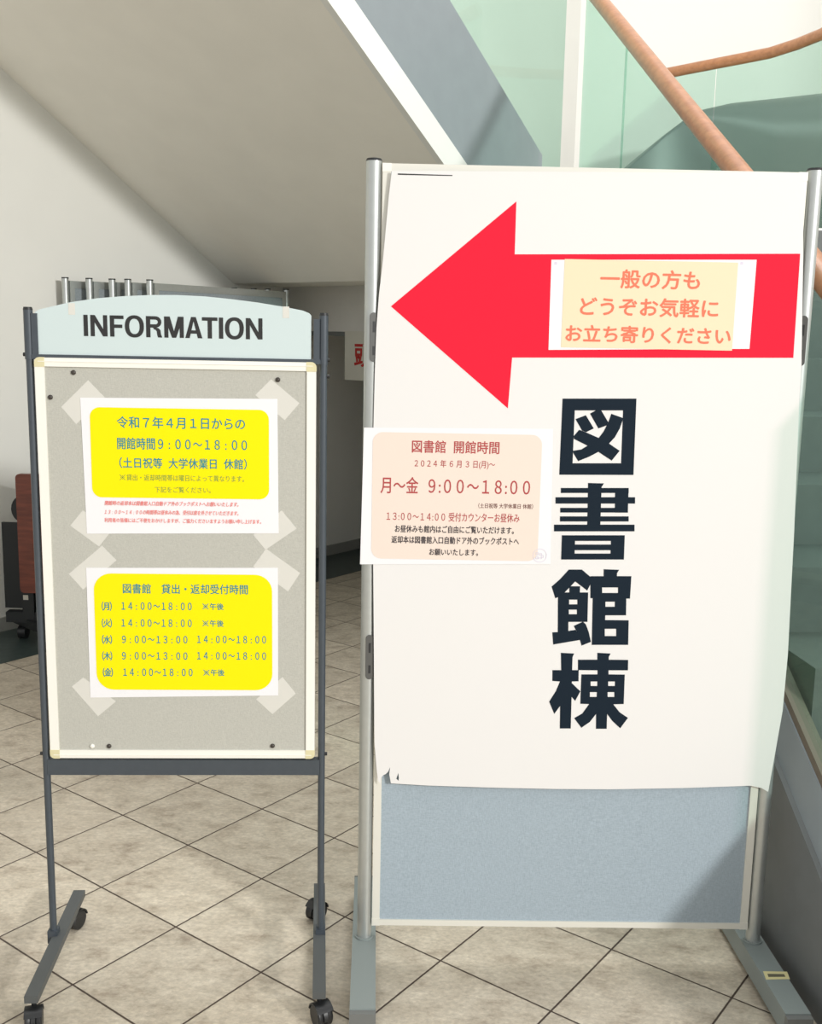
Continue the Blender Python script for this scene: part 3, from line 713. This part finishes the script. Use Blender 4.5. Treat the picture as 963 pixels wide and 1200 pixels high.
for aa, sgn in ((0, 1), (FP.W, -1)):
    bm = BM(); tube(bm, [FP.w(aa, .066), FP.w(aa, BT)], BR_, 28); p = link('pole', bm, 'alu', bd, True)
    bm = BM(); tube(bm, [FP.w(aa, BT), FP.w(aa, BT+.005)], [BR_+.0008, BR_-.001], 28); link('pole_cap', bm, 'black', p, True)
    if sgn > 0: clip(p, FP, aa, 436, 366, 424, 1); clip(p, FP, aa, 431, 744, 796, 1)
    else: clip(p, FP, aa, 944, 370, 429, -1)
GN = .010
aL = .0185; aR = FP.W-.0185
_, tT = FP.px(690, 196.5, GN); tB = (FP.px(434, 1084.5, GN)[1]+FP.px(876, 1088.5, GN)[1])/2
fl = .0175
bm = BM(); FP.rect(bm, aL+.01, tB+.01, aR-.01, tT-.01, -.006, .006); link('felt_panel', bm, 'blue', bd)
bm = BM()
FP.rect(bm, aL, tB+.014, aL+fl, tT-.016, -.01, GN)
FP.rect(bm, aR-fl, tB+.014, aR, tT-.016, -.01, GN)
FP.rect(bm, aL+fl, tB, aR-fl, tB+.014, -.01, GN); FP.rect(bm, aL+fl, tT-.016, aR-fl, tT, -.01, GN)
bevel(bm, .0015); link('frame', bm, 'alu_white', bd)
for a_, t_ in ((aL, tB), (aR-fl, tB), (aL, tT-.016), (aR-fl, tT-.016)):
    bm = BM(); FP.rect(bm, a_-.0006, t_-.0006, a_+fl+.0006, t_+.0166, -.0105, GN+.0008); bevel(bm, .001); link('corner_cap', bm, 'alu_white' if t_ < 1 else 'cream', bd)
# feet
for (fl0, fl1, rear, side) in (((409, 1183), (440.5, 1182), (428, 1020), 0), ((920, 1189.5), (950.5, 1187), (836, 1040), 1)):
    HZ = .068
    f0 = at_z(*fl0, HZ); f1 = at_z(*fl1, HZ); fc = (f0+f1)/2
    pc = FP.w(0 if not side else FP.W, 0); pc.z = HZ
    d = (pc-fc).normalized(); s = Vector((d.y, -d.x, 0)); hw = .0275
    end = pc+d*.27
    c = (fc+end)/2; hl = (end-fc).length/2
    bm = BM(); obox(bm, c, d, s, hl, hw, .018, HZ); bevel(bm, .006, 3); ft_ = link('foot', bm, 'foot', bd)
    for e, cc in ((-1, fc), (1, end)):
        bm = BM(); obox(bm, cc+d*e*.006, d, s, .0075, hw+.0005, .016, HZ-.003); bevel(bm, .004, 2); link('end_cap', bm, 'cap', ft_)
        g = cc-d*e*.03-s*.012*0
        bm = BM(); tube(bm, [Vector((g.x, g.y, 0)), Vector((g.x, g.y, .006)), Vector((g.x, g.y, .02))], [.02, .02, .012], 20); link('glide', bm, 'black', ft_, True)
    bm = BM(); tube(bm, [pc-Z*.002, pc+Z*.004], BR_+.005, 28); link('pole_collar', bm, 'foot', ft_, True)
    if side:
        def fp(u, v): return at_z(u, v, HZ+.001)
        q = [fp(894, 1138), fp(922, 1138.5), fp(925.4, 1147), fp(897.5, 1147.6)]
        bm = BM(); hexa(bm, [Vector((p.x, p.y, HZ-.0005)) for p in q], [Vector((p.x, p.y, HZ+.0008)) for p in q]); sk = link('sticker', bm, 'sticker', ft_)
        q = [fp(899, 1141.2), fp(918.5, 1141.6), fp(920.2, 1144.6), fp(900.4, 1144.8)]
        bm = BM(); hexa(bm, [Vector((p.x, p.y, HZ+.0007)) for p in q], [Vector((p.x, p.y, HZ+.0012)) for p in q]); link('print_line', bm, 'sticker_ink', sk)

# ------------------------------------------------------------------ the arrow poster
QN = .0192
outline = [(459, 200), (455.5, 230), (452, 268), (448.5, 306), (444, 345), (441, 385), (439, 440), (437.5, 500), (437, 560), (437, 640), (437.5, 700), (438, 760), (438.3, 820), (438.7, 870),
           (441.5, 904), (443, 915), (446, 919), (446, 912), (449, 908.5), (452, 907), (455, 904), (457, 898.7), (456, 907.5), (458, 918), (500, 920.5), (575, 923), (650, 924.6), (716, 925),
           (800, 923.5), (850, 921.8), (879.4, 920.8), (892, 923.5), (900, 928), (905.6, 897), (917, 832), (923, 767), (930.4, 623), (932, 584), (936.5, 467), (939, 428), (940, 360), (941, 300), (940.5, 203)]
hole = [(464.5, 912), (466.5, 906), (467.3, 911), (467, 915), (464, 912.5)]
po = thing('poster', FP.w(FP.W/2, FP.px(660, 925)[1], QN), 'large white poster with red left arrow and big navy characters', 'poster')
bm = BM(); FP.flat(bm, [FP.pxpoly(outline, QN), FP.pxpoly(hole, QN)], QN-.0002, .0002); link('sheet', bm, 'poster', po)
AN = QN+.0005
bm = BM(); FP.flat(bm, [FP.pxpoly([(458, 359), (605, 236), (603, 298), (937.5, 297.3), (929.4, 419.3), (600, 419), (595, 478.5)], AN)], AN); link_flat('arrow', bm, 'red', po, FP)
bm = BM(); FP.flat(bm, [FP.pxpoly([(466, 203.2), (530, 205.2), (530, 206.2), (466, 204.8)], AN)], AN); link_flat('printed_line', bm, 'dark', po, FP)
K = 8.025
def R4(x0, y0, x1, y1): return [(x0, y0), (x1, y0), (x1, y1), (x0, y1)]
glyphs = [
 (460, [[[(153, 57), (848, 57), (820, 775), (122, 773)], [(268, 168), (722, 168), (703, 665), (247, 665)]],
        [[(275, 250), (372, 213), (447, 338), (375, 372), (337, 358)]], [[(412, 198), (480, 160), (512, 160), (583, 280), (567, 310), (490, 338)]],
        [[(612, 200), (722, 240), (715, 270), (690, 340), (645, 420), (590, 480), (490, 558), (400, 605), (300, 645), (255, 570), (250, 548), (330, 535), (388, 500), (440, 465), (495, 425), (540, 365), (583, 280)]],
        [[(310, 350), (375, 375), (495, 428), (590, 480), (690, 548), (615, 640), (490, 558), (388, 500), (260, 435), (258, 410)]]]),
 (560, [[[(393, 48), (543, 52), (520, 85), (508, 450), (385, 450)]], [R4(137, 95, 775, 142)], [R4(87, 182, 835, 242)], [R4(131, 282, 768, 326)], [R4(129, 362, 775, 410)], [R4(73, 440, 830, 503)],
        [[(648, 97), (774, 97), (767, 327), (645, 327)]],
        [[(147, 540), (738, 540), (730, 768), (140, 768)], R4(270, 593, 608, 627), R4(267, 680, 605, 712)]]),
 (660, [[[(212, 60), (335, 60), (440, 150), (385, 257), (272, 172), (170, 278), (112, 318), (85, 330), (50, 220), (130, 150)]],
        [[(112, 275), (394, 275), (387, 552), (110, 552)], R4(215, 343, 292, 387), R4(212, 437, 288, 480)], [[(110, 300), (210, 300), (207, 660), (108, 660)]],
        [[(57, 650), (110, 648), (207, 637), (275, 627), (330, 720), (65, 765)]], [[(258, 590), (345, 550), (372, 575), (400, 650), (420, 740), (332, 775), (310, 700), (280, 630)]],
        [[(217, 217), (318, 217), (315, 290), (217, 290)]],
        [[(415, 122), (540, 122), (540, 57), (685, 62), (665, 95), (665, 122), (800, 122), (787, 333), (752, 333), (750, 490), (555, 490), (553, 535), (775, 537), (770, 768), (428, 768), (437, 330), (415, 328)],
         R4(525, 228, 675, 280), R4(556, 362, 645, 410), R4(550, 617, 658, 685)]]),
 (760, [[[(137, 40), (262, 47), (247, 80), (243, 203), (305, 203), (303, 308), (240, 310), (240, 325), (320, 402), (272, 493), (238, 455), (230, 752), (127, 752), (130, 540), (75, 615), (27, 500), (90, 400), (128, 310), (57, 305), (58, 203), (140, 203)]],
        [[(480, 40), (605, 47), (587, 80), (587, 105), (770, 107), (768, 205), (585, 205), (585, 243), (738, 245), (728, 522), (630, 525), (690, 600), (768, 652), (695, 750), (620, 680), (572, 615), (568, 755), (467, 755), (468, 615), (410, 690), (330, 745), (262, 655), (340, 610), (403, 522), (320, 520), (330, 243), (482, 243), (482, 205), (298, 203), (298, 105), (480, 105)],
         R4(417, 310, 480, 352), R4(582, 310, 645, 352), R4(410, 410, 475, 455), R4(577, 410, 640, 455)]])]
for y0, layers in glyphs:
    bm = BM()
    for i, rings in enumerate(layers):
        nn = AN+i*.00004
        FP.flat(bm, [FP.pxpoly([(640+x/K, y0+y/K) for x, y in r], nn) for r in rings], nn)
    link_flat('character', bm, 'ink', po, FP)

# ------------------------------------------------------------------ notices on the poster
na = sheet(FP, 'notice', 'cream notice with salmon characters stuck on the red arrow', 'notice', [(646, 304.4), (886.5, 304.4), (878, 408.8), (642.6, 410)], AN+.0003, AN+.0007)
panel(FP, na, [(660, 305.6), (862.7, 305.6), (860, 409), (658.5, 409)], .001, AN+.0011, 'cream_tint')
for body, box in (('一般の方も', (703.7, 316.5, 820, 338.3)), ('どうぞお気軽に', (680, 349.5, 841.5, 371)), ('お立ち寄りください', (663, 382.5, 856, 402))):
    bm = BM(); FP.text(bm, body, box, AN+.0015, 0, 0, .00085); link_flat('lettering', bm, 'salmon', na, FP)
for u in (651, 869):
    a_, t_ = FP.px(u, 308.5, AN+.001); bm = BM(); FP.rect(bm, a_-.003, t_-.003, a_+.003, t_+.003, AN+.0006, AN+.0009); link('tape_mark', bm, 'pale', na)
nb = sheet(FP, 'notice', 'peach tinted opening hours notice overlapping the left pole of the arrow board', 'notice', [(426.5, 501), (648, 502.5), (645, 661), (421.8, 661.3)], AN+.0003, AN+.0007)
panel(FP, nb, [(437, 508), (634, 508), (631, 656), (434.5, 656)], .022, AN+.0011, 'pink')
for body, box, m, b_ in (('図書館  開館時間', (482.8, 516.6, 585, 531.2), 'brick', .004), ('２０２４ 年 ６ 月 ３ 日(月)～', (485.8, 539.2, 580, 549.4), 'brick', 0),
                         ('月～金  ９:００～１８:００', (446, 560, 621, 579.4), 'brick', .002), ('（土日祝等 大学休業日 休館）', (560.5, 590.2, 624.5, 596), 'brown', 0),
                         ('１３:００～１４:００ 受付カウンターお昼休み', (453, 600.8, 608.7, 611.2), 'brick', 0), ('お昼休みも館内はご自由にご覧いただけます。', (462.8, 616.4, 602, 624.8), 'char', .002),
                         ('返却本は図書館入口自動ドア外のブックポストへ', (458.7, 629, 608, 637.6), 'char', .002), ('お願いいたします。', (503, 643.6, 560, 651), 'char', .002)):
    bm = BM(); FP.text(bm, body, box, AN+.0015, 0, 0, .0003 if b_ else .0001); link_flat('lettering', bm, m, nb, FP)
a_, t_ = FP.px(632.3, 651, AN+.0015)
bm = BM()
circ = lambda r: [(a_+r*math.cos(k*math.pi/16), t_+r*math.sin(k*math.pi/16)) for k in range(32)]
FP.flat(bm, [circ(.0155), circ(.0145)], AN+.0015)
for dx, dy, w_, h_ in ((-.006, .004, .003, .006), (-.006, -.005, .003, .006), (.002, .003, .0025, .005), (.006, -.002, .0025, .006), (.001, -.006, .004, .003)):
    FP.flat(bm, [[(a_+dx-w_, t_+dy-h_/2), (a_+dx+w_, t_+dy-h_/2), (a_+dx+w_, t_+dy+h_/2), (a_+dx-w_, t_+dy+h_/2)], [(a_+dx-w_*.6, t_+dy-h_*.35), (a_+dx+w_*.6, t_+dy-h_*.35), (a_+dx+w_*.6, t_+dy+h_*.35), (a_+dx-w_*.6, t_+dy+h_*.35)]], AN+.0015)
link_flat('stamp', bm, 'pale', nb, FP)
bpy.context.view_layer.update()
